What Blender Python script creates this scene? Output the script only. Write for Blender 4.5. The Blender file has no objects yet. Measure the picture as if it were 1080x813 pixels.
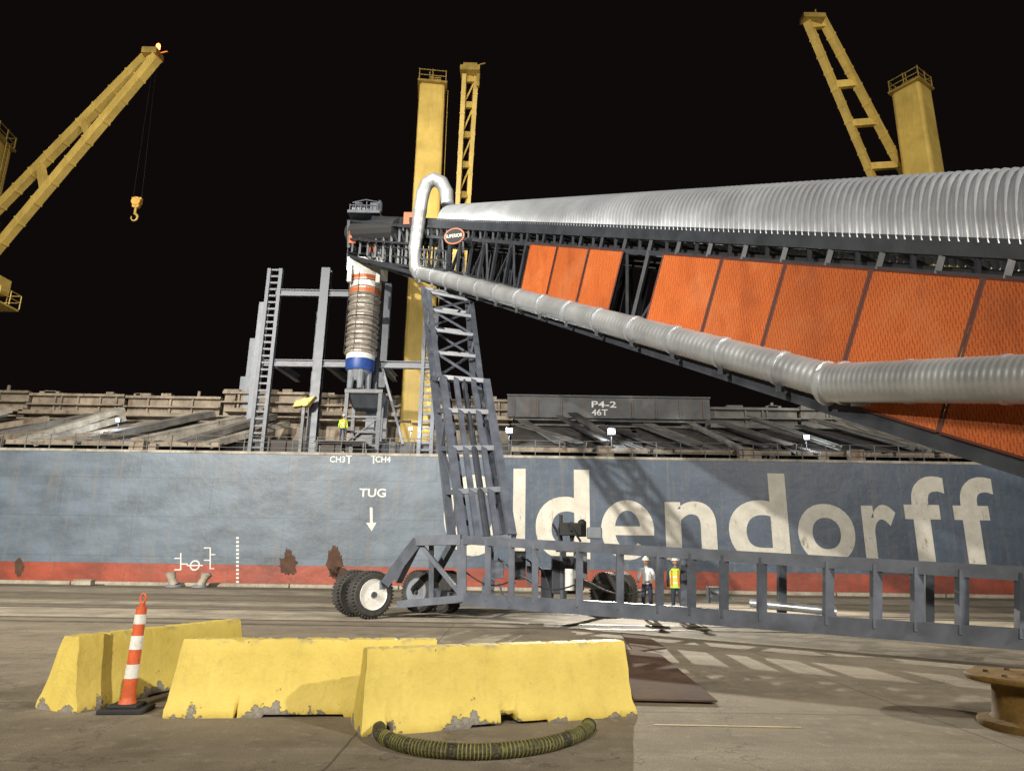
import bpy, bmesh, math, random
from mathutils import Vector, Matrix, noise
random.seed(7)
V=Vector
S=bpy.context.scene; COL=S.collection
# ---------------------------------------------------------------- camera
FP=720.0; CH=1.6
p=math.atan(.2576); r=math.radians(.85)
F=V((0,math.cos(p),math.sin(p))); R0=V((1,0,0)); U0=V((0,-math.sin(p),math.cos(p)))
R=R0*math.cos(r)+U0*math.sin(r); U=U0*math.cos(r)-R0*math.sin(r)
C0=V((0,0,CH))
cam=bpy.data.cameras.new('camera'); co=bpy.data.objects.new('camera',cam); COL.objects.link(co)
cam.sensor_width=36; cam.sensor_fit='HORIZONTAL'; cam.lens=24; cam.clip_end=5000; cam.clip_start=.05
co.matrix_world=Matrix(((R.x,U.x,-F.x,0),(R.y,U.y,-F.y,0),(R.z,U.z,-F.z,CH),(0,0,0,1)))
S.camera=co
def ray(px,py): return F+R*((px-540)/FP)+U*((406.5-py)/FP)
def P(px,py,Y):
    d=ray(px,py); return C0+d*(Y/d.y)
def PZ(px,py,z=0):
    d=ray(px,py); return C0+d*((z-CH)/d.z)
# ---------------------------------------------------------------- materials
def nt(name):
    m=bpy.data.materials.new(name); m.use_nodes=True
    t=m.node_tree; return m,t,t.nodes,t.links,t.nodes['Principled BSDF']
def c4(c): return (c[0],c[1],c[2],1)
def mixc(N,L,fac,a,b,typ='MIX'):
    n=N.new('ShaderNodeMix'); n.data_type='RGBA'; n.blend_type=typ
    if hasattr(fac,'is_linked'): L.new(fac,n.inputs[0])
    else: n.inputs[0].default_value=fac
    for i,x in ((6,a),(7,b)):
        if hasattr(x,'is_linked'): L.new(x,n.inputs[i])
        else: n.inputs[i].default_value=c4(x)
    return n.outputs[2]
def ramp(N,L,src,a,b):
    n=N.new('ShaderNodeMapRange'); n.inputs[1].default_value=a; n.inputs[2].default_value=b
    L.new(src,n.inputs[0]); return n.outputs[0]
def noi(N,L,vec,scale,detail=5,rough=.6):
    n=N.new('ShaderNodeTexNoise'); n.inputs['Scale'].default_value=scale; n.inputs['Detail'].default_value=detail
    n.inputs['Roughness'].default_value=rough
    L.new(vec,n.inputs['Vector']); return n.outputs['Fac']
def mapping(N,L,vec,sc,loc=(0,0,0)):
    n=N.new('ShaderNodeMapping'); n.inputs['Scale'].default_value=sc; n.inputs['Location'].default_value=loc
    L.new(vec,n.inputs['Vector']); return n.outputs[0]
def mth(N,L,op,a,b=None):
    n=N.new('ShaderNodeMath'); n.operation=op
    for i,x in ((0,a),(1,b)):
        if x is None: continue
        if hasattr(x,'is_linked'): L.new(x,n.inputs[i])
        else: n.inputs[i].default_value=x
    return n.outputs[0]
def bump(N,L,bs,h,st,dist=.02):
    n=N.new('ShaderNodeBump'); n.inputs['Strength'].default_value=st; n.inputs['Distance'].default_value=dist
    L.new(h,n.inputs['Height']); L.new(n.outputs[0],bs.inputs['Normal'])
def paint(name,col,rough=.5,metal=0,var=.3,scale=3,rust=0,rustc=(.12,.045,.02),streak=0,bmp=.15,dirt=None,spec=.5):
    m,t,N,L,bs=nt(name)
    tc=N.new('ShaderNodeTexCoord').outputs['Object']
    n1=noi(N,L,tc,scale,6)
    dark=tuple(x*(1-var) for x in col); lite=tuple(min(1,x*(1+var*.6)) for x in col)
    c=mixc(N,L,ramp(N,L,n1,.3,.7),dark,lite)
    if streak:
        s=noi(N,L,mapping(N,L,tc,(2.2,2.2,.18)),1.6,5,.65)
        c=mixc(N,L,mth(N,L,'MULTIPLY',ramp(N,L,s,.52,.75),streak),c,rustc)
    if rust:
        s=noi(N,L,mapping(N,L,tc,(1,1,.7)),scale*1.7,8,.7)
        c=mixc(N,L,ramp(N,L,s,.72-rust*.3,.8-rust*.25),c,rustc)
    if dirt:
        s=noi(N,L,tc,scale*6,6,.7)
        c=mixc(N,L,mth(N,L,'MULTIPLY',ramp(N,L,s,.5,.7),.7),c,dirt)
    L.new(c,bs.inputs['Base Color']); bs.inputs['Metallic'].default_value=metal; bs.inputs['Specular IOR Level'].default_value=spec
    L.new(mth(N,L,'ADD',mth(N,L,'MULTIPLY',n1,.3),rough-.15),bs.inputs['Roughness'])
    bump(N,L,bs,noi(N,L,tc,scale*8,4),bmp,.01)
    return m
M={}
M['steel']=paint('blue grey painted steel',(.085,.096,.12),.45,0,.35,2,rust=.1,bmp=.1)
M['steel_dark']=paint('dark painted steel',(.04,.045,.055),.45,0,.3,2)
M['steel_pale']=paint('pale grey steel',(.2,.22,.25),.55,0,.3,1.5,rust=.2,streak=.6)
M['black']=paint('black rubber',(.018,.018,.018),.75,0,.4,6)
M['tyre']=paint('dusty tyre rubber',(.035,.033,.03),.85,0,.5,5,dirt=(.09,.08,.065))
M['galv']=paint('galvanised sheet',(.6,.63,.67),.36,.65,.18,.6,bmp=.05)
M['duct']=paint('spiral duct sheet',(.55,.57,.58),.4,.6,.2,1.0,bmp=.06)
M['crane']=paint('crane yellow paint',(.74,.52,.13),.5,0,.22,.6,rust=.12,streak=.35,rustc=(.32,.18,.05))
M['crane_dark']=paint('crane rail yellow',(.42,.29,.07),.5,0,.3,2,rust=.3)
M['rusty']=paint('rusty tan steel',(.28,.23,.17),.75,0,.55,.7,rust=.5,streak=.8,rustc=(.13,.065,.035))
M['rusty_grey']=paint('streaked grey steel',(.13,.125,.115),.75,0,.5,.8,rust=.45,streak=.8,rustc=(.09,.055,.035))
M['hatch']=paint('hatch plate',(.07,.068,.065),.75,0,.5,1.0,rust=.45,streak=.6)
M['rib']=paint('hatch rib',(.38,.35,.29),.75,0,.5,1.0,rust=.35,streak=.6)
M['rib_dark']=paint('dark hatch rib',(.17,.165,.15),.75,0,.5,1.0,rust=.4,streak=.7)
M['deck']=paint('deck paint',(.06,.045,.04),.8,0,.4,1)
M['white']=paint('white paint',(.72,.71,.66),.5,0,.15,3,dirt=(.4,.38,.33))
M['drumwood']=paint('rusty dark yellow drum',(.17,.1,.025),.8,0,.5,3,rust=.5,rustc=(.06,.035,.018),dirt=(.08,.05,.02),spec=.2)
M['plate']=paint('rusty steel plate',(.1,.065,.045),.95,0,.5,1.2,rust=.4,rustc=(.15,.085,.05),dirt=(.05,.035,.028),spec=.05)
M['vest']=paint('lime vest',(.5,.85,.06),.7,0,.2,12)
M['vest_orange']=paint('orange tape',(.9,.2,.03),.7,0,.1,12)
M['reflect']=paint('reflective tape',(.8,.8,.78),.35,0,.1,12)
M['navy']=paint('navy cloth',(.03,.04,.07),.85,0,.3,9)
M['shirt']=paint('pale shirt',(.7,.74,.78),.85,0,.15,9)
M['skin']=paint('skin',(.42,.24,.16),.6,0,.1,9)
M['blue']=paint('blue band paint',(.02,.06,.25),.45,0,.2,4)
M['orange']=paint('orange paint',(.5,.11,.03),.5,0,.25,3)
M['coneorange']=paint('delineator orange',(.62,.11,.03),.5,0,.25,6,dirt=(.3,.08,.04))
M['brass']=paint('hook yellow',(.55,.3,.05),.5,0,.3,6)
def emis(name,col,st):
    m,t,N,L,bs=nt(name); bs.inputs['Emission Color'].default_value=c4(col); bs.inputs['Emission Strength'].default_value=st
    bs.inputs['Base Color'].default_value=c4(col); return m
M['lamp']=emis('lit lamp glass',(.85,.93,1),22)
M['redlamp']=emis('red beacon',(1,.08,.02),25)
def m_hull(name,col,rustc,rust_amt,seams=True):
    m,t,N,L,bs=nt(name)
    tc=N.new('ShaderNodeTexCoord').outputs['Object']
    n1=noi(N,L,mapping(N,L,tc,(.35,1,.8)),.9,7,.6)
    c=mixc(N,L,ramp(N,L,n1,.32,.68),tuple(x*.65 for x in col),tuple(x*1.4 for x in col))
    if seams:
        sx0=N.new('ShaderNodeSeparateXYZ'); L.new(tc,sx0.inputs[0])
        edge=mth(N,L,'ADD',sx0.outputs[0],mth(N,L,'MULTIPLY',n1,1.5))
        c=mixc(N,L,mth(N,L,'MULTIPLY',ramp(N,L,edge,-3.6,-2.4),.65),c,(.045,.068,.11))  # painted shade: hull right of the loader legs darkened for weaker light
    n2=noi(N,L,tc,3.5,8,.7)
    c=mixc(N,L,mth(N,L,'MULTIPLY',ramp(N,L,n2,.48,.7),.4),c,(.17,.175,.17) if seams else (.15,.08,.055))
    s=noi(N,L,mapping(N,L,tc,(1.8,1,.1)),1.5,6,.7)
    c=mixc(N,L,mth(N,L,'MULTIPLY',ramp(N,L,s,.52,.72),.55),c,(.2,.175,.14) if seams else (.12,.055,.035))
    s2=noi(N,L,mapping(N,L,tc,(1.3,1,.3),(7,3,2)),1.0,9,.75)
    c=mixc(N,L,ramp(N,L,s2,.72-rust_amt,.76-rust_amt*.8),c,rustc)
    s3=noi(N,L,mapping(N,L,tc,(.5,1,2.5),(1,3,2)),2.0,9,.8)
    c=mixc(N,L,mth(N,L,'MULTIPLY',ramp(N,L,s3,.58,.64),.45),c,tuple(x*.45 for x in col))
    if seams:
        b=N.new('ShaderNodeTexBrick'); b.inputs['Scale'].default_value=1; b.inputs['Brick Width'].default_value=9; b.inputs['Row Height'].default_value=2.3
        b.inputs['Mortar Size'].default_value=.02; b.inputs['Mortar Smooth'].default_value=.5
        sx=N.new('ShaderNodeSeparateXYZ'); L.new(tc,sx.inputs[0]); cx=N.new('ShaderNodeCombineXYZ')
        L.new(sx.outputs[0],cx.inputs[0]); L.new(sx.outputs[2],cx.inputs[1]); L.new(cx.outputs[0],b.inputs['Vector'])
        c=mixc(N,L,mth(N,L,'MULTIPLY',b.outputs['Fac'],.45),c,(.04,.05,.06))
    L.new(c,bs.inputs['Base Color']); bs.inputs['Roughness'].default_value=.5
    bump(N,L,bs,noi(N,L,mapping(N,L,tc,(.6,1,.6)),1.2,4),.4,.14)
    return m
M['hull']=m_hull('ship side paint with shade',(.11,.143,.18),(.15,.085,.05),.035)
M['boot']=m_hull('red lower paint',(.3,.058,.028),(.08,.045,.03),.1,False)
def m_letter():
    m,t,N,L,bs=nt('worn cream lettering')
    tc=N.new('ShaderNodeTexCoord').outputs['Object']
    n=noi(N,L,mapping(N,L,tc,(1,1,.35)),2.2,8,.7)
    c=mixc(N,L,ramp(N,L,noi(N,L,tc,1.2,5),.3,.7),(.52,.49,.4),(.7,.67,.58))
    c=mixc(N,L,ramp(N,L,n,.58,.68),c,(.27,.22,.16))
    n=noi(N,L,tc,9,6,.7)
    c=mixc(N,L,ramp(N,L,n,.62,.67),c,(.1,.13,.17))
    L.new(c,bs.inputs['Base Color']); bs.inputs['Roughness'].default_value=.6
    return m
M['letter']=m_letter()
def m_ground():
    m,t,N,L,bs=nt('worn quay concrete')
    tc=N.new('ShaderNodeTexCoord').outputs['Object']
    c=mixc(N,L,ramp(N,L,noi(N,L,tc,.25,8,.6),.3,.7),(.19,.157,.11),(.31,.265,.195))
    c=mixc(N,L,mth(N,L,'MULTIPLY',ramp(N,L,noi(N,L,tc,1.3,8,.7),.46,.7),.55),c,(.11,.092,.067))
    c=mixc(N,L,mth(N,L,'MULTIPLY',ramp(N,L,noi(N,L,mapping(N,L,tc,(.12,1.2,1)),1.0,7,.7),.52,.7),.5),c,(.38,.335,.26))
    c=mixc(N,L,mth(N,L,'MULTIPLY',ramp(N,L,noi(N,L,tc,60,3,.7),.42,.7),.65),c,(.09,.077,.058))
    n5=noi(N,L,mapping(N,L,tc,(1,1,1),(4,9,0)),.55,6,.65)
    c=mixc(N,L,mth(N,L,'MULTIPLY',ramp(N,L,n5,.55,.66),.5),c,(.09,.075,.055))
    n6=noi(N,L,mapping(N,L,tc,(1,1,1),(1,2,0)),5,7,.75)
    c=mixc(N,L,mth(N,L,'MULTIPLY',ramp(N,L,n6,.55,.66),.5),c,(.34,.3,.23))
    b=N.new('ShaderNodeTexBrick'); b.offset=0; b.inputs['Scale'].default_value=1; b.inputs['Brick Width'].default_value=6.1; b.inputs['Row Height'].default_value=4.3
    b.inputs['Mortar Size'].default_value=.014; b.inputs['Mortar Smooth'].default_value=.3
    wv=N.new('ShaderNodeVectorMath'); wv.operation='ADD'
    nn=N.new('ShaderNodeTexNoise'); nn.inputs['Scale'].default_value=3; nn.inputs['Detail'].default_value=6; L.new(tc,nn.inputs['Vector'])
    sc=N.new('ShaderNodeVectorMath'); sc.operation='SCALE'; sc.inputs['Scale'].default_value=.05; L.new(nn.outputs['Color'],sc.inputs[0])
    L.new(mapping(N,L,tc,(1,1,1),(1.4,.3,0)),wv.inputs[0]); L.new(sc.outputs[0],wv.inputs[1]); L.new(wv.outputs[0],b.inputs['Vector'])
    c=mixc(N,L,mth(N,L,'MULTIPLY',b.outputs['Fac'],.6),c,(.05,.042,.032))
    vo=N.new('ShaderNodeTexVoronoi'); vo.feature='DISTANCE_TO_EDGE'; vo.inputs['Scale'].default_value=.25
    sc2=N.new('ShaderNodeVectorMath'); sc2.operation='SCALE'; sc2.inputs['Scale'].default_value=1.6; L.new(nn.outputs['Color'],sc2.inputs[0])
    w2=N.new('ShaderNodeVectorMath'); w2.operation='ADD'; L.new(tc,w2.inputs[0]); L.new(sc2.outputs[0],w2.inputs[1]); L.new(w2.outputs[0],vo.inputs['Vector'])
    cr=ramp(N,L,vo.outputs['Distance'],.006,.0)
    c=mixc(N,L,mth(N,L,'MULTIPLY',cr,.6),c,(.06,.05,.04))
    L.new(c,bs.inputs['Base Color']); bs.inputs['Roughness'].default_value=.9; bs.inputs['Specular IOR Level'].default_value=.12
    bump(N,L,bs,mth(N,L,'ADD',noi(N,L,tc,45,6,.7),mth(N,L,'MULTIPLY',noi(N,L,tc,1.5,4),2)),.6,.015)
    return m
M['ground']=m_ground()
def m_barrier():
    m,t,N,L,bs=nt('chipped yellow concrete')
    tc=N.new('ShaderNodeTexCoord').outputs['Object']
    c=mixc(N,L,ramp(N,L,noi(N,L,tc,2,7,.65),.3,.7),(.54,.41,.075),(.68,.53,.12))
    c=mixc(N,L,mth(N,L,'MULTIPLY',ramp(N,L,noi(N,L,mapping(N,L,tc,(3,3,.6)),2.5,7,.7),.54,.78),.45),c,(.34,.25,.07))
    sx=N.new('ShaderNodeSeparateXYZ'); L.new(tc,sx.inputs[0])
    low=ramp(N,L,sx.outputs[2],.26,-.02)
    k=mth(N,L,'ADD',noi(N,L,mapping(N,L,tc,(1,1,1),(3,1,4)),2.6,7,.6),mth(N,L,'MULTIPLY',low,.215))
    gr=mixc(N,L,noi(N,L,tc,30,4),(.08,.07,.055),(.36,.33,.28))
    c=mixc(N,L,ramp(N,L,k,.69,.705),c,gr)
    pit=noi(N,L,tc,20,4,.65)
    c=mixc(N,L,ramp(N,L,pit,.7,.74),c,(.1,.075,.03))
    c=mixc(N,L,mth(N,L,'MULTIPLY',ramp(N,L,noi(N,L,tc,7,7,.75),.58,.72),.3),c,(.24,.18,.06))
    top=noi(N,L,mapping(N,L,tc,(1,1,1),(9,1,4)),6,6,.7)
    hi=ramp(N,L,sx.outputs[2],.68,.75)
    c=mixc(N,L,mth(N,L,'MULTIPLY',mth(N,L,'MULTIPLY',ramp(N,L,top,.54,.62),hi),.6),c,gr)
    L.new(c,bs.inputs['Base Color']); bs.inputs['Roughness'].default_value=.65
    bump(N,L,bs,mth(N,L,'ADD',noi(N,L,tc,14,8,.7),mth(N,L,'MULTIPLY',ramp(N,L,k,.71,.69),1.4)),.6,.02)
    return m
M['barrier']=m_barrier()
def m_panel(name,f):
    m,t,N,L,bs=nt(name)
    tc=N.new('ShaderNodeTexCoord').outputs['Object']
    vo=N.new('ShaderNodeTexVoronoi'); vo.inputs['Scale'].default_value=24; vo.inputs['Randomness'].default_value=.2
    L.new(tc,vo.inputs['Vector'])
    c=mixc(N,L,ramp(N,L,vo.outputs['Distance'],.5,.25),(.56*f,.135*f,.03*f),(.25*f,.05*f,.012*f))
    c=mixc(N,L,mth(N,L,'MULTIPLY',ramp(N,L,noi(N,L,tc,.8,6,.65),.5,.78),.4),c,(.58*f,.23*f,.1*f))
    c=mixc(N,L,mth(N,L,'MULTIPLY',ramp(N,L,noi(N,L,mapping(N,L,tc,(1,1,.4),(5,2,2)),1.1,6,.65),.48,.74),.6),c,(.2*f,.04*f,.012*f))
    L.new(c,bs.inputs['Base Color']); bs.inputs['Roughness'].default_value=.6; bs.inputs['Specular IOR Level'].default_value=.25
    bump(N,L,bs,mth(N,L,'ADD',vo.outputs['Distance'],mth(N,L,'MULTIPLY',noi(N,L,tc,1.2,3),3)),.4,.03)
    return m
PM=[m_panel('orange expanded mesh guard',1.0),m_panel('duller orange mesh guard',.86),m_panel('fresh orange mesh guard',1.1)]
M['seam']=paint('dark guard edge',(.1,.022,.01),.7,0,.3,3)
M['water']=paint('black harbour water',(.004,.006,.007),.15,0,.2,1)
# ---------------------------------------------------------------- mesh builder
def wl(o):
    q=V((0,0,0))
    while o is not None: q=q+o.location; o=o.parent
    return q
class MB:
    def __init__(s): s.v=[]; s.f=[]; s.mi=[]; s.cur=0
    def add(s,vs,fs):
        b=len(s.v); s.v+= [V(x) for x in vs]; s.f+=[tuple(i+b for i in f) for f in fs]; s.mi+=[s.cur]*len(fs)
    def hexa(s,a): s.add(a,[(0,1,2,3),(7,6,5,4),(0,4,5,1),(1,5,6,2),(2,6,7,3),(3,7,4,0)])
    def box(s,c,d,rz=0):
        m=Matrix.Rotation(rz,3,'Z'); c=V(c); pts=[]
        for z in (-1,1):
            for x,y in ((-1,-1),(1,-1),(1,1),(-1,1)): pts.append(c+m@V((x*d[0]/2,y*d[1]/2,z*d[2]/2)))
        s.hexa(pts)
    def bar(s,a,b,w=.1,h=None,up=(0,0,1)):
        a=V(a); b=V(b); h=w if h is None else h
        d=(b-a).normalized(); up=V(up)
        if abs(d.dot(up))>.97: up=V((0,1,0))
        x=d.cross(up).normalized(); y=x.cross(d).normalized()
        pts=[]
        for q in (a,b):
            for i,j in ((-1,-1),(1,-1),(1,1),(-1,1)): pts.append(q+x*i*w/2+y*j*h/2)
        s.hexa(pts)
    def ibeam(s,a,b,w,h,t=.03,up=(0,0,1)):
        a=V(a); b=V(b); d=(b-a).normalized(); up=V(up)
        if abs(d.dot(up))>.97: up=V((0,1,0))
        x=d.cross(up).normalized(); y=x.cross(d).normalized()
        s.bar(a,b,t,h-2*t,up); s.bar(a+y*(h-t)/2,b+y*(h-t)/2,w,t,up); s.bar(a-y*(h-t)/2,b-y*(h-t)/2,w,t,up)
    def tube(s,pts,rad,n=10,cap=True):
        pts=[V(x) for x in pts]; rs=rad if isinstance(rad,(list,tuple)) else [rad]*len(pts)
        vs=[];fs=[]; px=None
        for i,q in enumerate(pts):
            d=(pts[min(i+1,len(pts)-1)]-pts[max(i-1,0)]).normalized()
            if px is None:
                u=V((0,0,1)) if abs(d.z)<.9 else V((1,0,0)); x=d.cross(u).normalized()
            else: x=(px-d*px.dot(d)).normalized()
            px=x; y=d.cross(x)
            for k in range(n):
                a=2*math.pi*k/n; vs.append(q+(x*math.cos(a)+y*math.sin(a))*rs[i])
        for i in range(len(pts)-1):
            for k in range(n): fs.append((i*n+k,i*n+(k+1)%n,(i+1)*n+(k+1)%n,(i+1)*n+k))
        if cap: fs.append(tuple(range(n))[::-1]); fs.append(tuple((len(pts)-1)*n+k for k in range(n)))
        s.add(vs,fs)
    def lathe(s,c,ax,prof,n=32):
        c=V(c); d=V(ax).normalized(); u=V((0,0,1)) if abs(d.z)<.9 else V((1,0,0)); x=d.cross(u).normalized(); y=d.cross(x)
        vs=[];fs=[]
        for (h,rr) in prof:
            for k in range(n):
                a=2*math.pi*k/n; vs.append(c+d*h+(x*math.cos(a)+y*math.sin(a))*rr)
        m=len(prof)
        for i in range(m-1):
            for k in range(n): fs.append((i*n+k,i*n+(k+1)%n,(i+1)*n+(k+1)%n,(i+1)*n+k))
        if prof[0][1]>1e-3: fs.append(tuple(range(n)))
        if prof[-1][1]>1e-3: fs.append(tuple((m-1)*n+k for k in range(n)))
        s.add(vs,fs)
    def build(s,name,mat,parent=None,loc=None,smooth=False,bevel=0,recalc=True):
        me=bpy.data.meshes.new(name); o=bpy.data.objects.new(name,me); COL.objects.link(o)
        if parent is not None: o.parent=parent; off=wl(parent)
        else:
            off=V(loc) if loc is not None else V((0,0,0)); o.location=off
        me.from_pydata([tuple(x-off) for x in s.v],[],s.f)
        for m in (mat if isinstance(mat,(list,tuple)) else [mat]): me.materials.append(m)
        for i,pl in enumerate(me.polygons):
            pl.material_index=s.mi[i]; pl.use_smooth=bool(smooth)
        if recalc:
            bm=bmesh.new(); bm.from_mesh(me)
            if smooth: bmesh.ops.remove_doubles(bm,verts=bm.verts,dist=1e-5)
            bmesh.ops.recalc_face_normals(bm,faces=bm.faces); bm.to_mesh(me); bm.free()
        if smooth:
            try: me.set_sharp_from_angle(angle=math.radians(40))
            except Exception: pass
        if bevel:
            b=o.modifiers.new('bevel','BEVEL'); b.width=bevel; b.segments=2; b.limit_method='ANGLE'
        me.update(); return o
def tag(o,label,cat,group=None):
    o['label']=label; o['category']=cat
    if group: o['group']=group
    return o
def thing(name,loc,label,cat,group=None):
    o=bpy.data.objects.new(name,None); COL.objects.link(o); o.location=V(loc); o.empty_display_size=.3
    return tag(o,label,cat,group)
def struct(o): o['kind']='structure'; return o
_tc={}
def glyph(s,off=.0):
    k=(s,off)
    if k in _tc: return _tc[k]
    cu=bpy.data.curves.new('t','FONT'); cu.body=s; cu.offset=off; cu.resolution_u=8
    ob=bpy.data.objects.new('t',cu); COL.objects.link(ob); bpy.context.view_layer.update()
    dg=bpy.context.evaluated_depsgraph_get(); me=bpy.data.meshes.new_from_object(ob.evaluated_get(dg))
    vs=[tuple(v.co) for v in me.vertices]; fs=[tuple(q.vertices) for q in me.polygons]
    bpy.data.objects.remove(ob); bpy.data.meshes.remove(me); bpy.data.curves.remove(cu)
    x0=min(v[0] for v in vs);x1=max(v[0] for v in vs);y0=min(v[1] for v in vs);y1=max(v[1] for v in vs)
    _tc[k]=([((v[0]-x0)/(x1-x0),(v[1]-y0)/(y1-y0)) for v in vs],fs,(x1-x0)/(y1-y0)); return _tc[k]
def put(mb,s,org,xd,zd,w,h,off=0):
    vs,fs,a=glyph(s,off); org=V(org); xd=V(xd); zd=V(zd)
    mb.add([org+xd*(x*w)+zd*(y*h) for x,y in vs],fs)
# ---------------------------------------------------------------- setting
g=MB(); g.add([(-400,-300,0),(400,-300,0),(400,40.2,0),(-400,40.2,0)],[(0,1,2,3)])
o=struct(g.build('ground',M['ground']))
g=MB(); g.add([(-400,40.2,-4),(400,40.2,-4),(400,40.2,-.002),(-400,40.2,-.002)],[(0,1,2,3)]); struct(g.build('quay_wall',M['ground']))
g=MB(); g.add([(-3000,40.2,-2.4),(3000,40.2,-2.4),(3000,4000,-2.4),(-3000,4000,-2.4)],[(0,1,2,3)]); struct(g.build('water',M['water']))
g=MB()
for i in range(-14,15):
    g.box((i*6.1+3,39.9,.1),(6.04,.5,.2))
M['curb']=paint('coping concrete',(.4,.35,.27),.8,0,.35,1.5,rust=.1,dirt=(.17,.15,.11))
struct(g.build('quay_curb',M['curb'],bevel=.03))
M['pave']=paint('pale concrete strip',(.34,.295,.225),.85,0,.45,.8,dirt=(.16,.135,.1),spec=.12)
for y0,y1 in ((19.2,22.6),(24.6,26.2),(31.8,36.5)):
    g=MB(); g.add([(-200,y0,.004),(200,y0,.004),(200,y1,.004),(-200,y1,.004)],[(0,1,2,3)]); struct(g.build('pavement',M['pave']))
M['rail']=paint('worn rail steel',(.09,.075,.06),.6,.2,.4,2,spec=.3)
for y in (17.9,19.1,22.7,23.7,27.4,30.6,37.6):
    g=MB()
    g.box((0,y,.009),(400,.10,.014)); g.box((0,y-.13,.006),(400,.06,.010)); struct(g.build('crane_rail_track',M['rail']))
M['yline']=paint('faded yellow line',(.4,.3,.1),.8,0,.5,4,dirt=(.22,.18,.12))
a=PZ(690,764);b=PZ(845,767)
g=MB(); d=(V(b)-V(a)).normalized(); n_=V((-d.y,d.x,0))*.025
g.add([a-n_+V((0,0,.004)),b-n_+V((0,0,.004)),b+n_+V((0,0,.004)),a+n_+V((0,0,.004))],[(0,1,2,3)]); struct(g.build('road_marking',M['yline']))
# ---------------------------------------------------------------- ship
HY=41.5; ZT=P(540,481,HY).z; ZR=P(300,596,HY).z
ship=thing('cargo_ship',(0,HY,-3),'long blue grey bulk carrier with pale lettering and red lower side, moored at the quay','ship')
g=MB(); g.box((0,HY+15,(ZT+ZR)/2),(170,30,ZT-ZR)); hull=g.build('hull',M['hull'],ship)
g=MB(); g.box((0,HY+15.0,(ZR-3.5)/2),(169.99,29.97,ZR+3.5-.002)); g.build('lower_hull',M['boot'],ship)
g=MB(); g.box((0,HY+15,ZT+.02),(169.9,29.8,.03)); g.build('deck',M['deck'],ship)
g=MB(); g.box((0,HY+.02,ZT-.02),(170,.12,.16)); g.build('gunwale_edge',M['rib'],ship)
YL=HY-.012
def rect(mb,s,l,r_,t,b,off=.0):
    m=(l+r_)/2; A=P(l,(t+b)/2,YL); B=P(r_,(t+b)/2,YL); T=P(m,t,YL); Bt=P(m,b,YL)
    put(mb,s,(A.x,YL,Bt.z),(1,0,0),(0,0,1),B.x-A.x,T.z-Bt.z,off)
base=lambda x: 588+(x-593)*.0185
for ch,l,r_,tall in (('O',468,531,1),('l',541,554,2),('d',565,622,2),('e',634,690,0),('n',702,756,0),('d',768,831,2),('o',842,902,0),('r',911,947,0),('f',955,1000,2),('f',1007,1052,2)):
    g=MB(); bb=base((l+r_)/2); h={0:62,1:86,2:93}[tall]
    if ch=='e':
        A=P(l,bb-31,YL);B=P(r_,bb-31,YL);T=P((l+r_)/2,bb-62,YL);Bt=P((l+r_)/2,bb+1,YL)
        cx_=(A.x+B.x)/2; cz=(T.z+Bt.z)/2; rx=(B.x-A.x)/2; rz_=(T.z-Bt.z)/2; n=48; vs=[];fs=[]
        for k in range(n+1):
            a_=math.radians(318*k/n)
            for q_ in (0,1):
                ex=rx-q_*.82; ez=rz_-q_*.62
                vs.append((cx_+math.cos(a_)*ex,YL,cz+math.sin(a_)*ez))
        for k in range(n): fs.append((2*k,2*k+1,2*k+3,2*k+2))
        g.add(vs,fs)
        g.add([(cx_-rx+.5,YL-.003,cz-.32),(cx_+rx-.01,YL-.003,cz-.32),(cx_+rx-.01,YL-.003,cz+.2),(cx_-rx+.5,YL-.003,cz+.2)],[(0,1,2,3)])
    else:
        rect(g,ch,l,r_,bb-h,bb+(1 if ch in 'do' else 0),.02 if ch!='l' else 0)
    g.build('name_letter',M['letter'],ship,recalc=False)
g=MB(); rect(g,'TUG',379,407,515,524,.02); g.build('tug_lettering',M['white'],ship,recalc=False)
def pxq(mb,pts,Y=YL): mb.add([P(x,y,Y) for x,y in pts],[tuple(range(len(pts)))])
g=MB(); g.add([P(x,y,YL) for x,y in ((390,535),(393,535),(393.2,551),(397,551),(392,560),(386,551),(390.2,551))],[tuple(range(7))]); g.build('arrow_mark',M['white'],ship,recalc=False)
for tx,l,r_,tt in (('CH3',348,364,368),('CH4',396,412,394)):
    g=MB(); rect(g,tx,l,r_,481,487.5,.015); pxq(g,[(tt-3,480),(tt+3,480),(tt+3,481.3),(tt+.7,481.3),(tt+.7,489),(tt-.7,489),(tt-.7,481.3),(tt-3,481.3)])
    g.build('hold_mark',M['white'],ship,recalc=False)
for k in range(13):
    g=MB(); y=566+k*4.2; pxq(g,[(249,y),(252,y),(252,y+2.3),(249,y+2.3)]); g.build('draft_mark',M['white'],ship,recalc=False)
g=MB()
for (x0,y0,x1,y1) in ((190,583,191.3,601),(184,588,190,589.2),(191.3,594,198,595.2),(184,600,190,601.2),(221,577,222.4,600),(215,577,221,578.2),(222.4,584,227,585.2),(215,590,221,591.2),(222.4,599,226,600),(197,595.4,214,596.8)):
    pxq(g,[(x0,y0),(x1,y0),(x1,y1),(x0,y1)])
cc=P(205.5,596,YL-.002); vs=[];fs=[]
for k in range(24):
    a=2*math.pi*k/24
    for rr in (.22,.3): vs.append(cc+V((math.cos(a)*rr,0,math.sin(a)*rr)))
for k in range(24): j=(k+1)%24; fs.append((2*k,2*k+1,2*j+1,2*j))
g.add(vs,fs); g.build('load_line_mark',M['white'],ship,recalc=False)
M['scar']=paint('brown rust patch',(.1,.05,.03),.85,0,.6,2,rust=.35,rustc=(.17,.09,.05))
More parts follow.
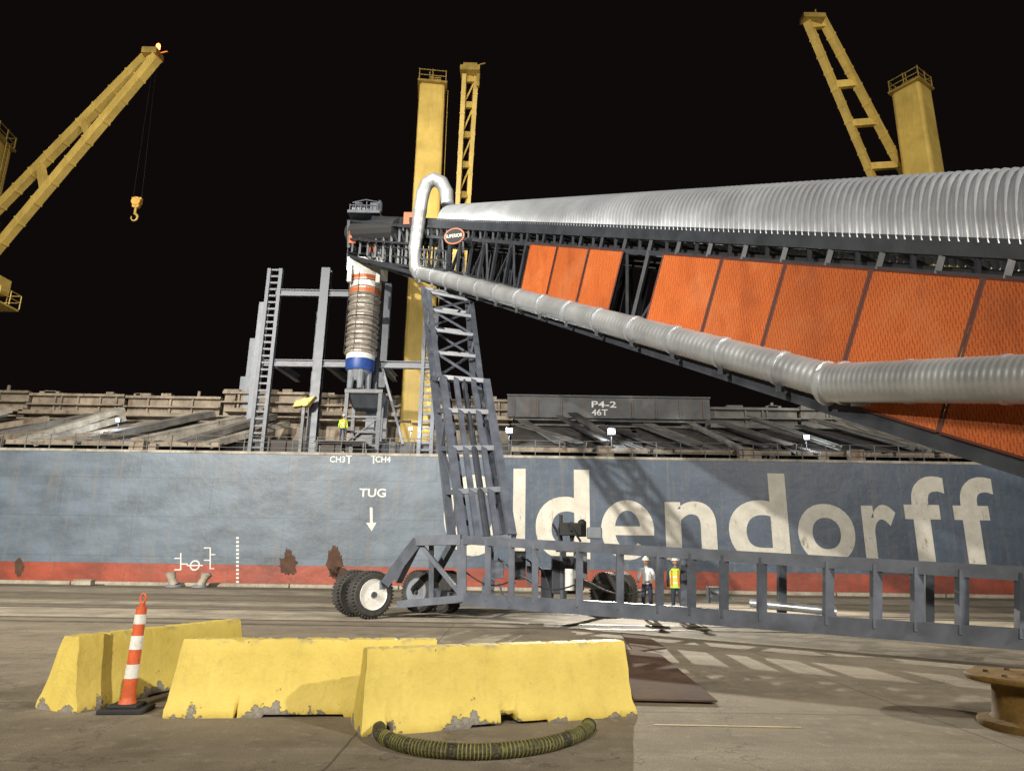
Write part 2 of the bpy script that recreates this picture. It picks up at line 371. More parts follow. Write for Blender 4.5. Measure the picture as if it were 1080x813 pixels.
for (cx,cy,rx_,ry_) in ((304,594,9,13),(353,592,8,15),(357,604,11,6),(20,598,5,9)):
    g=MB(); pts=[]
    for k in range(72):
        a=2*math.pi*k/72; nn=1+.45*noise.noise(V((math.cos(a)*2.2,math.sin(a)*2.2,cx)))+.25*noise.noise(V((math.cos(a)*9,math.sin(a)*9,cy)))
        pts.append((cx+math.cos(a)*rx_*nn,cy+math.sin(a)*ry_*nn))
    for k in range(72):
        j=(k+1)%72; g.add([P(cx,cy,HY-.004),P(*pts[k],HY-.004),P(*pts[j],HY-.004)],[(0,1,2)])
    g.build('rust_patch',M['scar'],ship,recalc=True,smooth=True)
g=MB()
for i in range(-52,53):
    x=i*1.5; g.bar((x,HY+.35,ZT),(x,HY+.35,ZT+1.05),.045)
for z in (.35,.7,1.05): g.bar((-80,HY+.35,ZT+z),(80,HY+.35,ZT+z),.03)
g.build('deck_railing',M['rib_dark'],ship)
g=MB(); g.box((0,HY+9.2,ZT+.8),(160,9,1.55))
for i in range(-70,71): g.box((i*1.1,HY+4.62,ZT+.78),(.12,.16,1.5))
g.build('hatch_coaming',M['hatch'],ship)
for k in range(-6,9):
    x0=k*9.2
    if -19<x0<-9: continue
    g=MB(); tp=3.4
    g.hexa([(x0,HY+2.4,ZT+.7),(x0+8.8,HY+2.4,ZT+.7),(x0+8.8,HY+8.5,ZT+tp),(x0,HY+8.5,ZT+tp),(x0,HY+2.4,ZT+.8),(x0+8.8,HY+2.4,ZT+.8),(x0+8.8,HY+8.5,ZT+tp+.1),(x0,HY+8.5,ZT+tp+.1)])
    hc=g.build('hatch_cover',M['hatch'],ship)
    sg=1 if x0<0 else -1
    for j in range(6):
        g=MB(); xx=x0+.4+j*1.45+(0 if sg>0 else 2.6)+random.uniform(-.3,.3)
        sh=(3.0+random.uniform(-.8,1.6))*sg; y0=HY+1.8+random.uniform(0,.8); y1=HY+random.uniform(7.2,9.3)
        za=ZT+.7+random.uniform(0,.7); zb=ZT+3.4+random.uniform(-.2,1.0)
        ww=random.uniform(.35,1.0)
        g.bar((xx,y0,za),(xx+sh,y1,zb),ww,.09,up=(0,-.25,1)); g.bar((xx+ww/2,y0,za-.15),(xx+sh+ww/2,y1,zb-.15),.07,.38)
        g.build('cover_slat',random.choice((M['rib'],M['rib'],M['rib_dark'],M['rusty'])) if x0<-9 else random.choice((M['rib_dark'],M['rusty_grey'],M['rib_dark'],M['hatch'])),hc)
    g=MB(); g.bar((x0,HY+2.1,ZT+.75),(x0+8.8,HY+2.1,ZT+.75),.2,.3); g.box((x0+random.uniform(1,7),HY+1.6,ZT+.5),(.9,.5,.9)); g.box((x0+random.uniform(1,7),HY+1.5,ZT+.35),(.5,.4,.6)); g.build('cover_edge_beam',M['rusty'],hc)
zf=P(300,415,53).z
for k in range(-9,11):
    x0=k*7.6; zt=zf+random.uniform(-.5,.1)-(.3 if k>=0 else 0)
    g=MB(); g.box((x0+3.7,53.2,(ZT+zt)/2),(7.3,.9,zt-ZT))
    for j in range(random.choice((3,5,7))): xx=x0+.5+random.random()*6.6; g.box((xx,52.66,zt-.8),(.14,.2,1.4))
    g.box((x0+3.7,52.6,zt-.1),(7.5,.36,.2)); g.box((x0+3.7,52.5,zt-.9),(7.5,.5,.1)); g.box((x0+3.7+random.uniform(-.5,.5),52.3,zt-1.6),(7.4,.7,.3)); g.box((x0+3.7,52.0,zt-2.2),(7.5,.9,.12))
    for j in range(3):
        xx=x0+random.random()*6.5; g.box((xx,52.9,zt+.1),(random.uniform(.4,1.6),.6,random.uniform(.15,.35)))
    if k%2==0: g.tube([(x0+5.5,52.9,zt),(x0+5.5,52.9,zt+.5)],.12,8)
    g.build('raised_hatch_panel',M['rusty'] if k<0 else M['rusty_grey'],ship)
A=P(535,441,51.6); B=P(748,419,51.6); z_hi=P(640,419,51.6).z; z_lo=P(640,441,51.6).z
M['board']=paint('streaked dark panel',(.085,.088,.088),.7,0,.45,.8,rust=.45,streak=.9,rustc=(.13,.08,.05))
g=MB(); g.box(((A.x+B.x)/2,51.65,(z_hi+z_lo)/2),(B.x-A.x,.1,z_hi-z_lo)); g.box(((A.x+B.x)/2,51.6,z_hi+.05),(B.x-A.x+.1,.3,.12))
for k in range(9):
    xx=A.x+.5+k*(B.x-A.x-1)/8
    if not (P(612,430,51.6).x<xx<P(662,430,51.6).x): g.box((xx,51.56,(z_hi+z_lo)/2-.05),(.14,.1,z_hi-z_lo-.2))
mbd=g.build('marking_board',M['board'],ship)
A=P(624,429.5,51.57); g=MB(); put(g,'P4-2',(A.x,51.57,A.z),(1,0,0),(0,0,1),P(650,429,51.57).x-A.x,.5,.015); g.build('crane_limit_marking',M['white'],mbd,recalc=False)
A=P(624,438,51.57); g=MB(); put(g,'46T',(A.x,51.57,A.z),(1,0,0),(0,0,1),P(641,438,51.57).x-A.x,.5,.015); g.build('crane_limit_marking',M['white'],mbd,recalc=False)
def lampf(px,py,Y,s=.35,e=500):
    q=P(px,py,Y); g=MB(); g.box(q+V((0,.15,0)),(s*1.3,.2,s*1.1)); g.bar(q+V((0,.2,-.1)),q+V((0,.2,-1.3)),.05)
    l=g.build('flood_lamp',M['steel_dark'],ship); g=MB(); g.box(q,(s,.1,s*.8)); g.build('lamp_glass',M['lamp'],l)
    ld=bpy.data.lights.new('deck_light','POINT'); ld.energy=e; ld.shadow_soft_size=.1; ld.color=(.8,.9,1); lo=bpy.data.objects.new('deck_light',ld); lo.location=q+V((0,-.4,.1)); COL.objects.link(lo)
for a in ((645,455,43.6,.38,500),(537,454,43.8,.35,350),(124,443,46,.2,300),(851,461,43.8,.28,300),(433,452,45,.18,250)): lampf(*a)
q=P(361,460,43.0)
g=MB(); g.box((q.x,43.0,ZT+.92),(3.2,1.2,.08))
for sx in (-1.5,1.5):
    for sy in (-.5,.5): g.bar((q.x+sx,43+sy,ZT),(q.x+sx,43+sy,ZT+.9),.08)
g.build('deck_platform',M['steel_dark'],ship)
# ---- cranes
def railring(g,c,hw,hd,z,h=1.1,rz=0):
    m=Matrix.Rotation(rz,3,'Z'); pts=[]
    for x,y in ((-1,-1),(0,-1),(1,-1),(1,0),(1,1),(0,1),(-1,1),(-1,0)): pts.append(V((c.x,c.y,z))+m@V((x*hw,y*hd,0)))
    for i,q in enumerate(pts):
        g.bar(q,q+V((0,0,h)),.07)
        for k in (.55,1.1): g.bar(q+V((0,0,k)),pts[(i+1)%8]+V((0,0,k)),.06)
def mast(px,pyT,Y,w,d,rz):
    T=P(px,pyT,Y); g=MB(); m=Matrix.Rotation(rz,3,'Z'); pts=[]
    for z,k in ((ZT,1.04),(T.z,.97)):
        for x,y in ((-1,-1),(1,-1),(1,1),(-1,1)): pts.append(V((T.x,T.y,z))+m@V((x*w/2*k,y*d/2*k,0)))
    g.hexa(pts); o=g.build('deck_crane',M['crane'],ship,bevel=.25)
    g=MB(); g.box((T.x,T.y,T.z+.1),(w*1.1,d*1.1,.18),rz); railring(g,T,w*.5,d*.5,T.z+.15,1.2,rz)
    g.box((T.x+.2,T.y,T.z+.6),(w*.45,d*.5,.8),rz); g.tube([(T.x-.3,T.y,T.z+.2),(T.x-.3,T.y,T.z+2)],.05,6)
    g.build('top_platform',M['crane_dark'],o)
    g=MB()
    q=m@V((w/2+.22,0,0))
    for s in (-.22,.22):
        e=m@V((0,s,0)); g.bar(V((T.x,T.y,ZT+3))+q+e,V((T.x,T.y,T.z))+q+e,.06)
    z=ZT+3
    while z<T.z: g.bar(V((T.x,T.y,z))+q+m@V((0,-.22,0)),V((T.x,T.y,z))+q+m@V((0,.22,0)),.04); z+=.4
    g.build('ladder',M['crane_dark'],o)
    return o,T
def jib(g1,g2,w,h,ties,lace=.35):
    g=MB(); a,b=g1; c,d=g2; n=10
    for (s,e) in (g1,g2):
        L_=[s.lerp(e,i/n) for i in range(n+1)]
        g.bar(s,e,w,h)
        for i in range(1,n): g.bar(L_[i]-(e-s).normalized()*.07,L_[i]+(e-s).normalized()*.07,w*1.15,h*1.12)
    for t in ties: g.bar(a.lerp(b,t),c.lerp(d,t),w*.8,h*.8)
    if lace:
        for i in range(len(ties)-1): g.bar(a.lerp(b,ties[i]),c.lerp(d,ties[i+1]),w*lace)
    return g
c2,T2=mast(456,96,53,2.35,2.3,.12)
g=jib((P(479,290,54.5),P(490,80,51)),(P(489,290,56),P(502,80,51.5)),.38,.7,(.1,.25,.4,.55,.7,.85,.98)); g.build('jib',M['crane'],c2)
g=MB(); q=P(496,76,51); g.box(q,(1.7,1.2,.5)); g.tube([q+V((-.6,0,.45)),q+V((.6,0,.45))],.4,14); g.bar(q+V((.7,0,0)),q+V((.7,0,-1.5)),.25); g.bar(q+V((-.6,0,.3)),q+V((1.3,0,.9)),.08); g.build('jib_head',M['crane_dark'],c2)
c3,T3=mast(961,97,53,2.5,2.5,.6)
g=jib((P(922,192,55),P(851,22,47)),(P(957,190,55.5),P(867,20,47.5)),.5,.8,(.1,.38,.62,.97),0); g.build('jib',M['crane'],c3)
g=MB(); q=P(857,20,47); g.box(q,(1.8,.9,.4)); g.tube([q+V((-.5,0,.2)),q+V((.5,0,.2))],.32,14); g.bar(q+V((.3,0,.3)),q+V((.3,0,.9)),.1); g.bar(q+V((-.7,0,.15)),q+V((.9,0,.15)),.1); g.build('jib_head',M['crane_dark'],c3)
c1,T1=mast(-13,150,50,2.7,2.4,.15)
g=jib((P(-14,232,50),P(155,60,44)),(P(-14,275,49),P(166,60,43)),.5,.85,(.05,.35,.62,.98),0); g.build('jib',M['crane'],c1)
g=MB(); q=P(161,58,43.5); g.box(q,(1.1,1.1,.5)); g.tube([q+V((-.4,0,.15)),q+V((.4,0,.15))],.36,14); g.bar(q,q+V((1.1,0,.3)),.08); g.build('jib_head',M['crane_dark'],c1)
g=MB(); q=P(167,49,43.3); g.lathe(q,(0,0,1),[(-.2,.14),(.1,.14),(.2,.06)],12); g.build('warning_beacon',M['redlamp'],c1)
ld=bpy.data.lights.new('beacon_light','POINT'); ld.energy=90; ld.color=(1,.15,.05); lo=bpy.data.objects.new('beacon_light',ld); lo.location=q+V((0,-.3,.4)); COL.objects.link(lo)
g=MB(); q=P(0,312,48.5); g.box(q+V((-.3,0,-.8)),(2.2,2.2,.15)); railring(g,q+V((-.3,0,0)),1.1,1.1,q.z-.7,1.1); g.box(q+V((-.6,0,.9)),(1.3,1.6,1.2)); g.build('operator_cab',M['crane'],c1,bevel=.05)
q=P(145,209,43.3); hs_=.85
hb=thing('hook_block',q+V((0,0,-2)),'small yellow crane hook block hanging in the dark sky below the left jib','hook')
g=MB(); g.hexa([q+V(a)*hs_ for a in ((-.25,-.15,-.9),(.25,-.15,-.9),(.25,.15,-.9),(-.25,.15,-.9),(-.42,-.15,0),(.42,-.15,0),(.42,.15,0),(-.42,.15,0))]); g.lathe(q+V((0,-.2,-.3)),(0,1,0),[(0,.32),(.4,.32)],18); g.build('block_housing',M['brass'],hb,bevel=.03)
g=MB(); pts=[]
for k in range(12):
    a=math.radians(90-k*26); pts.append(q+V((math.cos(a)*.22,0,-1.5+math.sin(a)*.25)))
g.tube([q+V((0,0,-.7))]+pts,[.08]+[.09-.005*k for k in range(12)],8); g.build('hook',M['crane_dark'],hb,smooth=True)
for s in (-.3,.3):
    g=MB(); g.tube([q+V((s,0,-.1)),P(164,62,43.3)+V((s*.4,0,0))],.006,5); g.build('hoist_cable',M['black'],hb)
# ---------------------------------------------------------------- tall steel frame on the deck
fr=thing('steel_frame_tower',(P(360,470,46).x,47,ZT),'tall blue grey open steel frame standing on the ship deck around the hanging chute','frame')
def colm(px,pyT,Y,w,ladder=False,mat='steel'):
    T=P(px,pyT,Y); g=MB()
    if ladder:
        for s in (-.42,.42): g.bar((T.x+s,Y,ZT),(T.x+s,Y,T.z),.24,.35)
        z=ZT+.5
        while z<T.z: g.bar((T.x-.42,Y,z),(T.x+.42,Y,z),.12,.14); z+=.5
    else:
        g.ibeam((T.x,Y,ZT),(T.x,Y,T.z),w,w,.07)
    g.build('column',M[mat],fr); return T
colm(291,284,46,.6,True); colm(345,284,46,.62); colm(402,282,46,.6); colm(455,330,46,.7,True)
colm(279,320,50,.6,mat='steel_pale'); colm(269,358,53,.6,mat='steel_pale'); colm(259,398,56,.6,mat='steel_pale'); colm(338,330,51,.45); colm(410,300,51,.5)
def beam(p1,p2,w=.34,h=.5):
    g=MB(); g.ibeam(p1,p2,w,h,.06); g.build('cross_beam',M['steel'],fr)
for (x0,x1,py) in ((291,402,309),(291,455,383)):
    beam(P(x0,py,46),V((P(x1,py,46).x,46,P(x0,py,46).z)))
beam(P(279,383,50),V((P(418,383,50).x,50,P(279,383,50).z)))
for px in (291,345,402):
    q=P(px,383,46); beam(q+V((0,.3,0)),q+V((.3,4.2,0)))
for a,b in (((402,383),(425,468)),):
    g=MB(); g.bar(P(*a,46),P(*b,46),.16); g.build('brace',M['steel'],fr)
X0=P(386,440,45).x; zt=P(384,417,45).z
hp=thing('hopper',(X0,45,ZT),'blue grey receiving hopper below the chute on the ship deck','hopper')
g=MB(); g.hexa([(X0-.8,44.4,zt-1.0),(X0+.8,44.4,zt-1.0),(X0+.8,45.6,zt-1.0),(X0-.8,45.6,zt-1.0),(X0-1.2,43.8,zt),(X0+1.2,43.8,zt),(X0+1.2,46.2,zt),(X0-1.2,46.2,zt)]); g.bar((X0-1.25,43.8,zt),(X0+1.25,43.8,zt),.14,.25); g.build('hopper_bin',M['steel_dark'],hp)
for sx in (-1,1):
    for sy in (-1,1):
        g=MB(); g.bar((X0+sx*1.1,45+sy*1.1,ZT),(X0+sx*1.1,45+sy*1.1,zt),.24); g.build('leg',M['steel_dark'],hp)
g=MB()
for z in (.9,1.8,2.8): g.bar((X0-1.1,43.9,ZT+z),(X0+1.1,43.9,ZT+z),.14)
g.box((X0+.1,44.6,ZT+1),(1.2,1.0,1.9)); g.bar((X0-1.1,43.9,ZT+.9),(X0+1.1,43.9,ZT+2.8),.1); g.build('lower_frame',M['steel_dark'],hp)
q=P(321,425,45); ym=thing('deck_winch',(q.x,45,ZT),'small yellow machine on a post on the ship deck inside the steel frame','winch')
g=MB(); g.hexa([q+V(a) for a in ((-.7,-.3,-.35),(.3,-.3,-.2),(.3,.3,-.2),(-.7,.3,-.35),(-.5,-.3,.1),(.8,-.3,.45),(.8,.3,.45),(-.5,.3,.1))]); g.lathe(q+V((.1,-.35,0)),(0,1,0),[(0,.3),(.7,.3)],14); g.build('housing',M['crane'],ym,bevel=.04)
g=MB(); g.bar((q.x,45,ZT),(q.x,45,q.z-.2),.2); g.box((q.x,45,ZT+.1),(.8,.8,.2)); g.build('post',M['steel_dark'],ym)
# ---------------------------------------------------------------- ship loader
def Yb(u): return 1/(.0294+8.69e-5*(u-460))
YA=Yb(470); YZ=12.0
def tU(u): return (YA-Yb(u))/(YA-YZ)
def line(v0,v1):
    a=P(470,v0,YA); b=P(1080,v1,12.0)
    return lambda t: a.lerp(b,t)
cb=line(233,259); ct=line(239,268); r2=line(251,297); bc=line(302,494)
D=(P(1080,268,12)-P(470,239,YA)); D.z=0; D.normalize(); NF=V((-D.y,D.x,0))
if NF.x<0: NF=-NF
W=2.4; TE=1.09; TS=tU(380)
ld_=thing('ship_loader',(P(500,655,20).x,20,0),'huge mobile conveyor ship loader with corrugated silver cover, orange side guards and lattice legs','ship loader')
g=MB()
for side in (0,1):
    off=NF*(W*side)
    for f_,w_ in ((ct,.26),(r2,.16),(bc,.3)):
        g.bar(f_(TS)+off,f_(TE)+off,w_*.8,w_)
    n=34
    for i in range(n+1):
        t=TS+(TE-TS)*i/n
        g.bar(ct(t)+off,bc(t-.035)+off,.13)
        if i<n:
            t2=TS+(TE-TS)*(i+1)/n
            g.bar(r2(t)+off,bc(t2-.035)+off,.09) if i%2 else g.bar(bc(t-.035)+off,r2(t2)+off,.09)
            if side==0: g.bar(ct((t+t2)/2)+off,r2((t+t2)/2)+off,.09)
for i in range(35):
    t=TS+(TE-TS)*i/34
    g.bar(bc(t),bc(t)+NF*W,.12); g.bar(ct(t),ct(t)+NF*W,.08)
    if i<34: t2=TS+(TE-TS)*(i+1)/34; g.bar(bc(t),bc(t2)+NF*W,.07)
g.build('main_truss',M['steel_dark'],ld_)
g=MB()
g.bar(cb(TS+.1)-NF*.08+V((0,0,-.06)),cb(TE)-NF*.08+V((0,0,-.06)),.05,.3); g.build('cover_flange',M['steel_dark'],ld_)
g=MB()
for s_ in (0,1):
    off=NF*(.35+1.5*s_)
    g.bar(r2(TS)+off,r2(TE)+off,.06,.5)
g.hexa([x for x in (bc(TS)+V((0,0,.9)),bc(TS)+NF*W+V((0,0,.9)),bc(TE)+NF*W+V((0,0,.9)),bc(TE)+V((0,0,.9)),bc(TS)+V((0,0,1)),bc(TS)+NF*W+V((0,0,1)),bc(TE)+NF*W+V((0,0,1)),bc(TE)+V((0,0,1)))])
g.build('conveyor_belt',M['black'],ld_)
a=cb(tU(463)); b=cb(TE); Ln=(b-a).length; PT=.19; ns=int(Ln/PT*6); na=24; vs=[];fs=[]
for i in range(ns+1):
    s=i/ns; q=a.lerp(b,s); t=tU(463)+(TE-tU(463))*s; hh=1.28+.78*t
    k=.034*math.sin(s*Ln/PT*2*math.pi)
    for j in range(na+1):
        an=math.pi*j/na; vs.append(q+NF*(W/2-math.cos(an)*(W/2+.08+k))+V((0,0,math.sin(an)*(hh+k))))
for i in range(ns):
    for j in range(na): q=i*(na+1)+j; fs.append((q,q+1,q+na+2,q+na+1))
g=MB(); g.add(vs,fs); g.add(vs[:na+1],[tuple(range(na+1))]); g.build('corrugated_cover',M['galv'],ld_,smooth=True)
us=[(564,593),(594,627),(628,664),(706,768),(769,835),(836,925),(926,1042),(1043,1180)]
for i_,(u0,u1) in enumerate(us):
    t0=tU(u0)+.0008; t1=tU(u1)-.0008; sh=.028; o_=-NF*.16
    A=r2(t0)+o_+V((0,0,-.03)); B=r2(t1)+o_+V((0,0,-.03)); Cc=bc(t1-sh)+o_+V((0,0,.2)); Dd=bc(t0-sh)+o_+V((0,0,.2))
    th=-NF*.012; pm=PM[(0,1,0,2,0,1,0,1)[i_]]
    g=MB(); g.hexa([A,B,Cc,Dd,A+th,B+th,Cc+th,Dd+th]); pn=g.build('side_guard',pm,ld_)
    g=MB()
    for x,y in ((A,B),(B,Cc),(Cc,Dd),(Dd,A)): g.bar(x+th,y+th,.025,.05)
    g.build('guard_frame',M['seam'],pn)
def ribbed(pts,rad,pitch=.13,amp=.012):
    out=[];rs=[]
    for i in range(len(pts)-1):
        a,b=pts[i],pts[i+1]; L_=(b-a).length; n=max(2,int(L_/pitch*4))
        for k in range(n):
            s=k/n; out.append(a.lerp(b,s)); rs.append(rad+(amp if k%4==0 else 0))
    out.append(pts[-1]); rs.append(rad); return out,rs
d0=P(441,287,Yb(441)-.6); d1=P(884,404,Yb(884)-.6); d2=P(1080,400,11.2); d3=d1+(d2-d1)*1.5
g=MB(); pts,rs=ribbed([d0,d1],.392,.17,.011); g.tube(pts,rs,24)
dd=g.build('dust_duct',M['duct'],ld_,smooth=True)
g=MB(); pts,rs=ribbed([d1+V((-.15,0,0)),d3],.422,.12,.009); g.tube(pts,rs,26); dd2=g.build('dust_duct',M['duct'],ld_,smooth=True)
dr=(d1-d0).normalized(); Ld=(d1-d0).length
s=.8
while s<Ld:
    g=MB(); q=d0+dr*s; g.lathe(q,dr,[(-.06,.395),(-.06,.43),(.06,.43),(.06,.395)],20); g.build('duct_clamp',M['galv'],dd,smooth=True)
    g=MB(); g.bar(q+V((0,0,-.46)),q+NF*.6+V((0,0,-.46)),.08); g.bar(q-NF*.2+V((0,0,-.42)),q-NF*.2+V((0,0,-.62)),.1); g.build('duct_bracket',M['steel_dark'],dd)
    s+=1.9
g=MB(); g.lathe(d1,(d2-d1).normalized(),[(-.3,.39),(-.3,.5),(-.24,.5),(-.2,.44),(.12,.44),(.12,.48),(.2,.48),(.2,.4)],22); g.bar(d1+V((.1,-.3,-.5)),d1+V((.9,-.35,-.55)),.12,.14); g.build('duct_collar',M['duct'],dd2,smooth=True)
s=(d3-d1)
for k in (.3,.62):
    q=d1+s*k; g=MB(); g.lathe(q,s,[(-.05,.42),(-.05,.45),(.05,.45),(.05,.42)],22); g.build('duct_clamp',M['galv'],dd2)
pts=[P(x,y,34+w) for x,y,w in ((444,291,1.2),(439,283,1.2),(438,262,1),(443,222,.4),(446,204,.2),(450,194,.1),(458,189,0),(466,193,0),(471,203,0),(472,216,0))]
g=MB(); sm=[]; rs=[]
for i in range(len(pts)-1):
    n=max(2,int((pts[i+1]-pts[i]).length/.2))
    for k in range(n): sm.append(pts[i].lerp(pts[i+1],k/n)); rs.append(.36+(.03 if k==0 else (.01 if k%2 else 0)))
sm.append(pts[-1]); rs.append(.36); g.tube(sm,rs,18); g.build('duct_elbow',M['duct'],ld_,smooth=False)
# head end
g=MB()
f1=lambda u,z=0: P(u,274+(u-372)*.12,Yb(u)-1.0)+V((0,0,z))
for z in (0,.55,1.1): g.bar(f1(366,z),f1(470,z),.07 if z else .16)
for k in range(10): q=366+k*11.5; g.bar(f1(q),f1(q,1.1),.06); g.bar(f1(q),f1(q)+NF*1.1,.08)
for z in (1.1,.55): g.bar(f1(366,z),f1(366,z)+NF*4,.07)
g.hexa([f1(366,-.06),f1(470,-.06),f1(470,-.06)+NF*1,f1(366,-.06)+NF*1,f1(366,-.02),f1(470,-.02),f1(470,-.02)+NF*1,f1(366,-.02)+NF*1])
g.build('walkway',M['steel_dark'],ld_)
g=MB(); a=P(374,246,44.5); b=P(425,243,38.5); pts=[];rs=[]
for k in range(80): pts.append(a.lerp(b,k/79)); rs.append(.72+.09*(k%2))
g.tube(pts,rs,14); g.build('ribbed_hood',M['black'],ld_,smooth=False)
g=MB(); q=P(386,222,43); g.box(q+V((0,0,-.45)),(2.2,1.4,.2)); g.lathe(q+V((-.9,0,0)),(1,0,0),[(0,.15),(0,.36),(.9,.36),(.95,.25),(1.2,.25)],16)
for k in range(6): g.lathe(q+V((-.8+k*.13,0,0)),(1,0,0),[(0,.41),(.04,.41)],16)
g.box(q+V((.6,-.1,.05)),(.45,.7,.6)); g.lathe(q+V((.95,-.1,.1)),(0,0,1),[(-.3,.2),(.4,.2),(.45,.12),(.6,.1)],12)
g.tube([q+V((-.9,-.3,.4)),q+V((0,-.3,.65)),q+V((.8,-.3,.5))],.05,6); g.box(q+V((-.5,.2,.5)),(.45,.4,.2))
for k in range(6): a=q+V((-1+k*.38,-.5,-.35)); g.bar(a,a+V((0,0,.75 if k%2 else .55)),.05)
g.bar(q+V((-1,-.5,.1)),q+V((.95,-.5,.1)),.05)
g.build('drive_motor',M['steel'],ld_)
for a_,s_ in ((P(372,250,43.4),(.5,.15,1.0)),(P(394,262,42),(.5,.15,.6)),(P(432,231,37),(.7,.2,.8))):
    g=MB(); g.box(a_,s_); g.build('guard_plate',M['orange'],ld_,bevel=.02)
g=MB(); q=P(380,258,44.6); g.lathe(q-NF*.2,NF,[(0,.6),(2.6,.6)],24); g.build('head_pulley',M['steel_dark'],ld_,smooth=True)
g=MB()
for k in range(9): a=P(374+k*8,233+k*1.2,43.4-k*.95); g.bar(a,a+V((0,0,-2.4)),.13); g.bar(a,a+V((.8,-1,-2.2)),.09)
g.bar(P(368,233,44.0),P(440,240,35.5),.16); g.bar(P(368,252,43.6),P(440,258,35.5),.12); g.bar(P(368,270,44.2),P(440,289,35.5),.22); g.bar(P(368,262,43.6),P(368,233,43.6),.2); g.build('head_frame',M['steel_dark'],ld_)
q=P(479,249,30.0)
sg=MB(); n=28; xd=V((.96,-.28,0)).normalized(); nf=V((.28,.96,0)).normalized(); vs=[]
for k in range(n): a=2*math.pi*k/n; vs.append(q+xd*math.cos(a)*.52+V((0,0,math.sin(a)*.42)))
vs2=[v+nf*.05 for v in vs]
sg.add(vs+vs2,[tuple(range(n)),tuple(range(n,2*n))]+[(k,(k+1)%n,n+(k+1)%n,n+k) for k in range(n)])
so=sg.build('round_sign',M['orange'],ld_)
sg=MB(); sg.add([q+(v-q)*.88-nf*.01 for v in vs],[tuple(range(n))]); sg.build('sign_face',M['black'],so,recalc=False)
sg=MB(); put(sg,'SUPERIOR',q-xd*.42-nf*.03+V((0,0,-.09)),xd,V((0,0,1)),.84,.18,.0); sg.build('sign_lettering',M['white'],so,recalc=False)
# chute
cx=P(383,340,44.8); zt0=P(383,277,44.8).z; z1=P(381,291,44.8).z; z2=P(380,374,44.8).z; z3=P(380,392,44.8).z; z4=P(380,412,44.8).z
ctr=V((cx.x,44.8,0))
g=MB(); g.box((cx.x+.05,44.8,(zt0+z1)/2),(2.5,2.0,(zt0-z1))); g.lathe(ctr,(0,0,1),[(z1-.3,1.1),(z1,1.2)],24); g.box((cx.x-.9,43.7,z1-.3),(.3,.3,1.3)); g.box((cx.x+1.05,43.8,z1-.3),(.3,.3,1.3))
chute=g.build('discharge_chute',M['white'],ld_,bevel=.03)
prof=[]; n=15
for k in range(n):
    z=z1-.3-(z1-.3-z2)*k/n; dz=(z1-.3-z2)/n; rr=1.02
    prof+= [(z,rr*.84),(z-dz*.35,rr*1.05),(z-dz*.5,rr*1.05),(z-dz*.9,rr*.84)]
prof.append((z2,.85)); prof=prof[::-1]
M['bellow']=paint('dusty grey brown bellows',(.36,.33,.29),.55,.15,.4,2.5,rust=.3,rustc=(.28,.15,.09))
g=MB(); g.lathe(ctr,(0,0,1),prof,28); g.build('bellows',M['bellow'],chute,smooth=False)
M['copper']=paint('tan ring band',(.45,.38,.3),.45,.4,.3,3)
for k in range(9):
    g=MB(); z=z1-.6-(z1-z2-.6)*k/8; g.lathe(ctr,(0,0,1),[(z-.04,1.04),(z-.04,1.11),(z+.04,1.11),(z+.04,1.04)],28); g.build('ring_band',M['copper'],chute)
for a in range(6):
    g=MB(); an=a*math.pi/3+.3; e=V((math.cos(an)*1.14,math.sin(an)*1.14,0)); g.tube([ctr+e+V((0,0,z1)),ctr+e+V((0,0,z2))],.02,5); g.build('lifting_cable',M['steel_dark'],chute)
for dz,mt in ((.45,'orange'),(.9,'white'),(1.35,'orange')):
    g=MB(); g.lathe(ctr,(0,0,1),[(z1-dz-.2,1.09),(z1-dz+.2,1.09)],28); g.build('cloth_band',M[mt],chute,smooth=True)
g=MB(); g.lathe(ctr,(0,0,1),[(z3,.9),(z3+.25,.98),(z2-.45,.98)],28); g.build('blue_band',M['blue'],chute,smooth=True)
g=MB(); g.lathe(ctr,(0,0,1),[(z2-.45,.97),(z2,.97)],28); g.build('white_band',M['white'],chute,smooth=True)
g=MB()
for k in range(5): an=k*2*math.pi/5-1.2; e=V((math.cos(an)*.55,math.sin(an)*.55,0)); g.tube([ctr+e+V((0,0,z3)),ctr+e*1.15+V((0,0,z4))],[.28,.2],10)
g.lathe(ctr,(0,0,1),[(z3-.7,.5),(z3,.8)],16); g.build('spout',M['steel_pale'],chute)
# support legs
def lattice(g,q0,q1,wd,n,br,double=False):
    Ls=[(a,b) for a,b in zip(q0,q1)]
    for a,b in Ls: g.bar(a,b,wd)
    if double:
        for (i,j) in ((0,1),(3,2)):
            for f in (.3,.7): g.bar(q0[i].lerp(q0[j],f),q1[i].lerp(q1[j],f),wd*.7)
    for i in range(n+1):
        t=i/n; c=[a.lerp(b,t) for a,b in Ls]
        for k in range(4): g.bar(c[k],c[(k+1)%4],br)
        if i<n:
            t2=(i+1)/n; e=[a.lerp(b,t2) for a,b in Ls]
            for k in range(4):
                if double and k in (0,2): continue
                if (i+k)%2: g.bar(c[k],e[(k+1)%4],br*.7)
                else: g.bar(c[(k+1)%4],e[k],br*.7)
q0=[P(489,572,20),P(540,566,19.6),P(531,566,21.2),P(477,572,21.6)]
q1=[P(467,398,25),P(513,402,24.6),P(503,402,26.2),P(457,398,26.6)]
g=MB(); lattice(g,q0,q1,.24,4,.16,True); g.build('lower_support_leg',M['steel'],ld_)
g=MB(); m_=(q0[0]+q0[1])/2; m1=(q1[0]+q1[1])/2; g.tube([m_,m_.lerp(m1,.6)],.11,10); g.tube([m_.lerp(m1,.6),m1],.06,10); g.build('hydraulic_ram',M['steel_dark'],ld_)
g=MB()
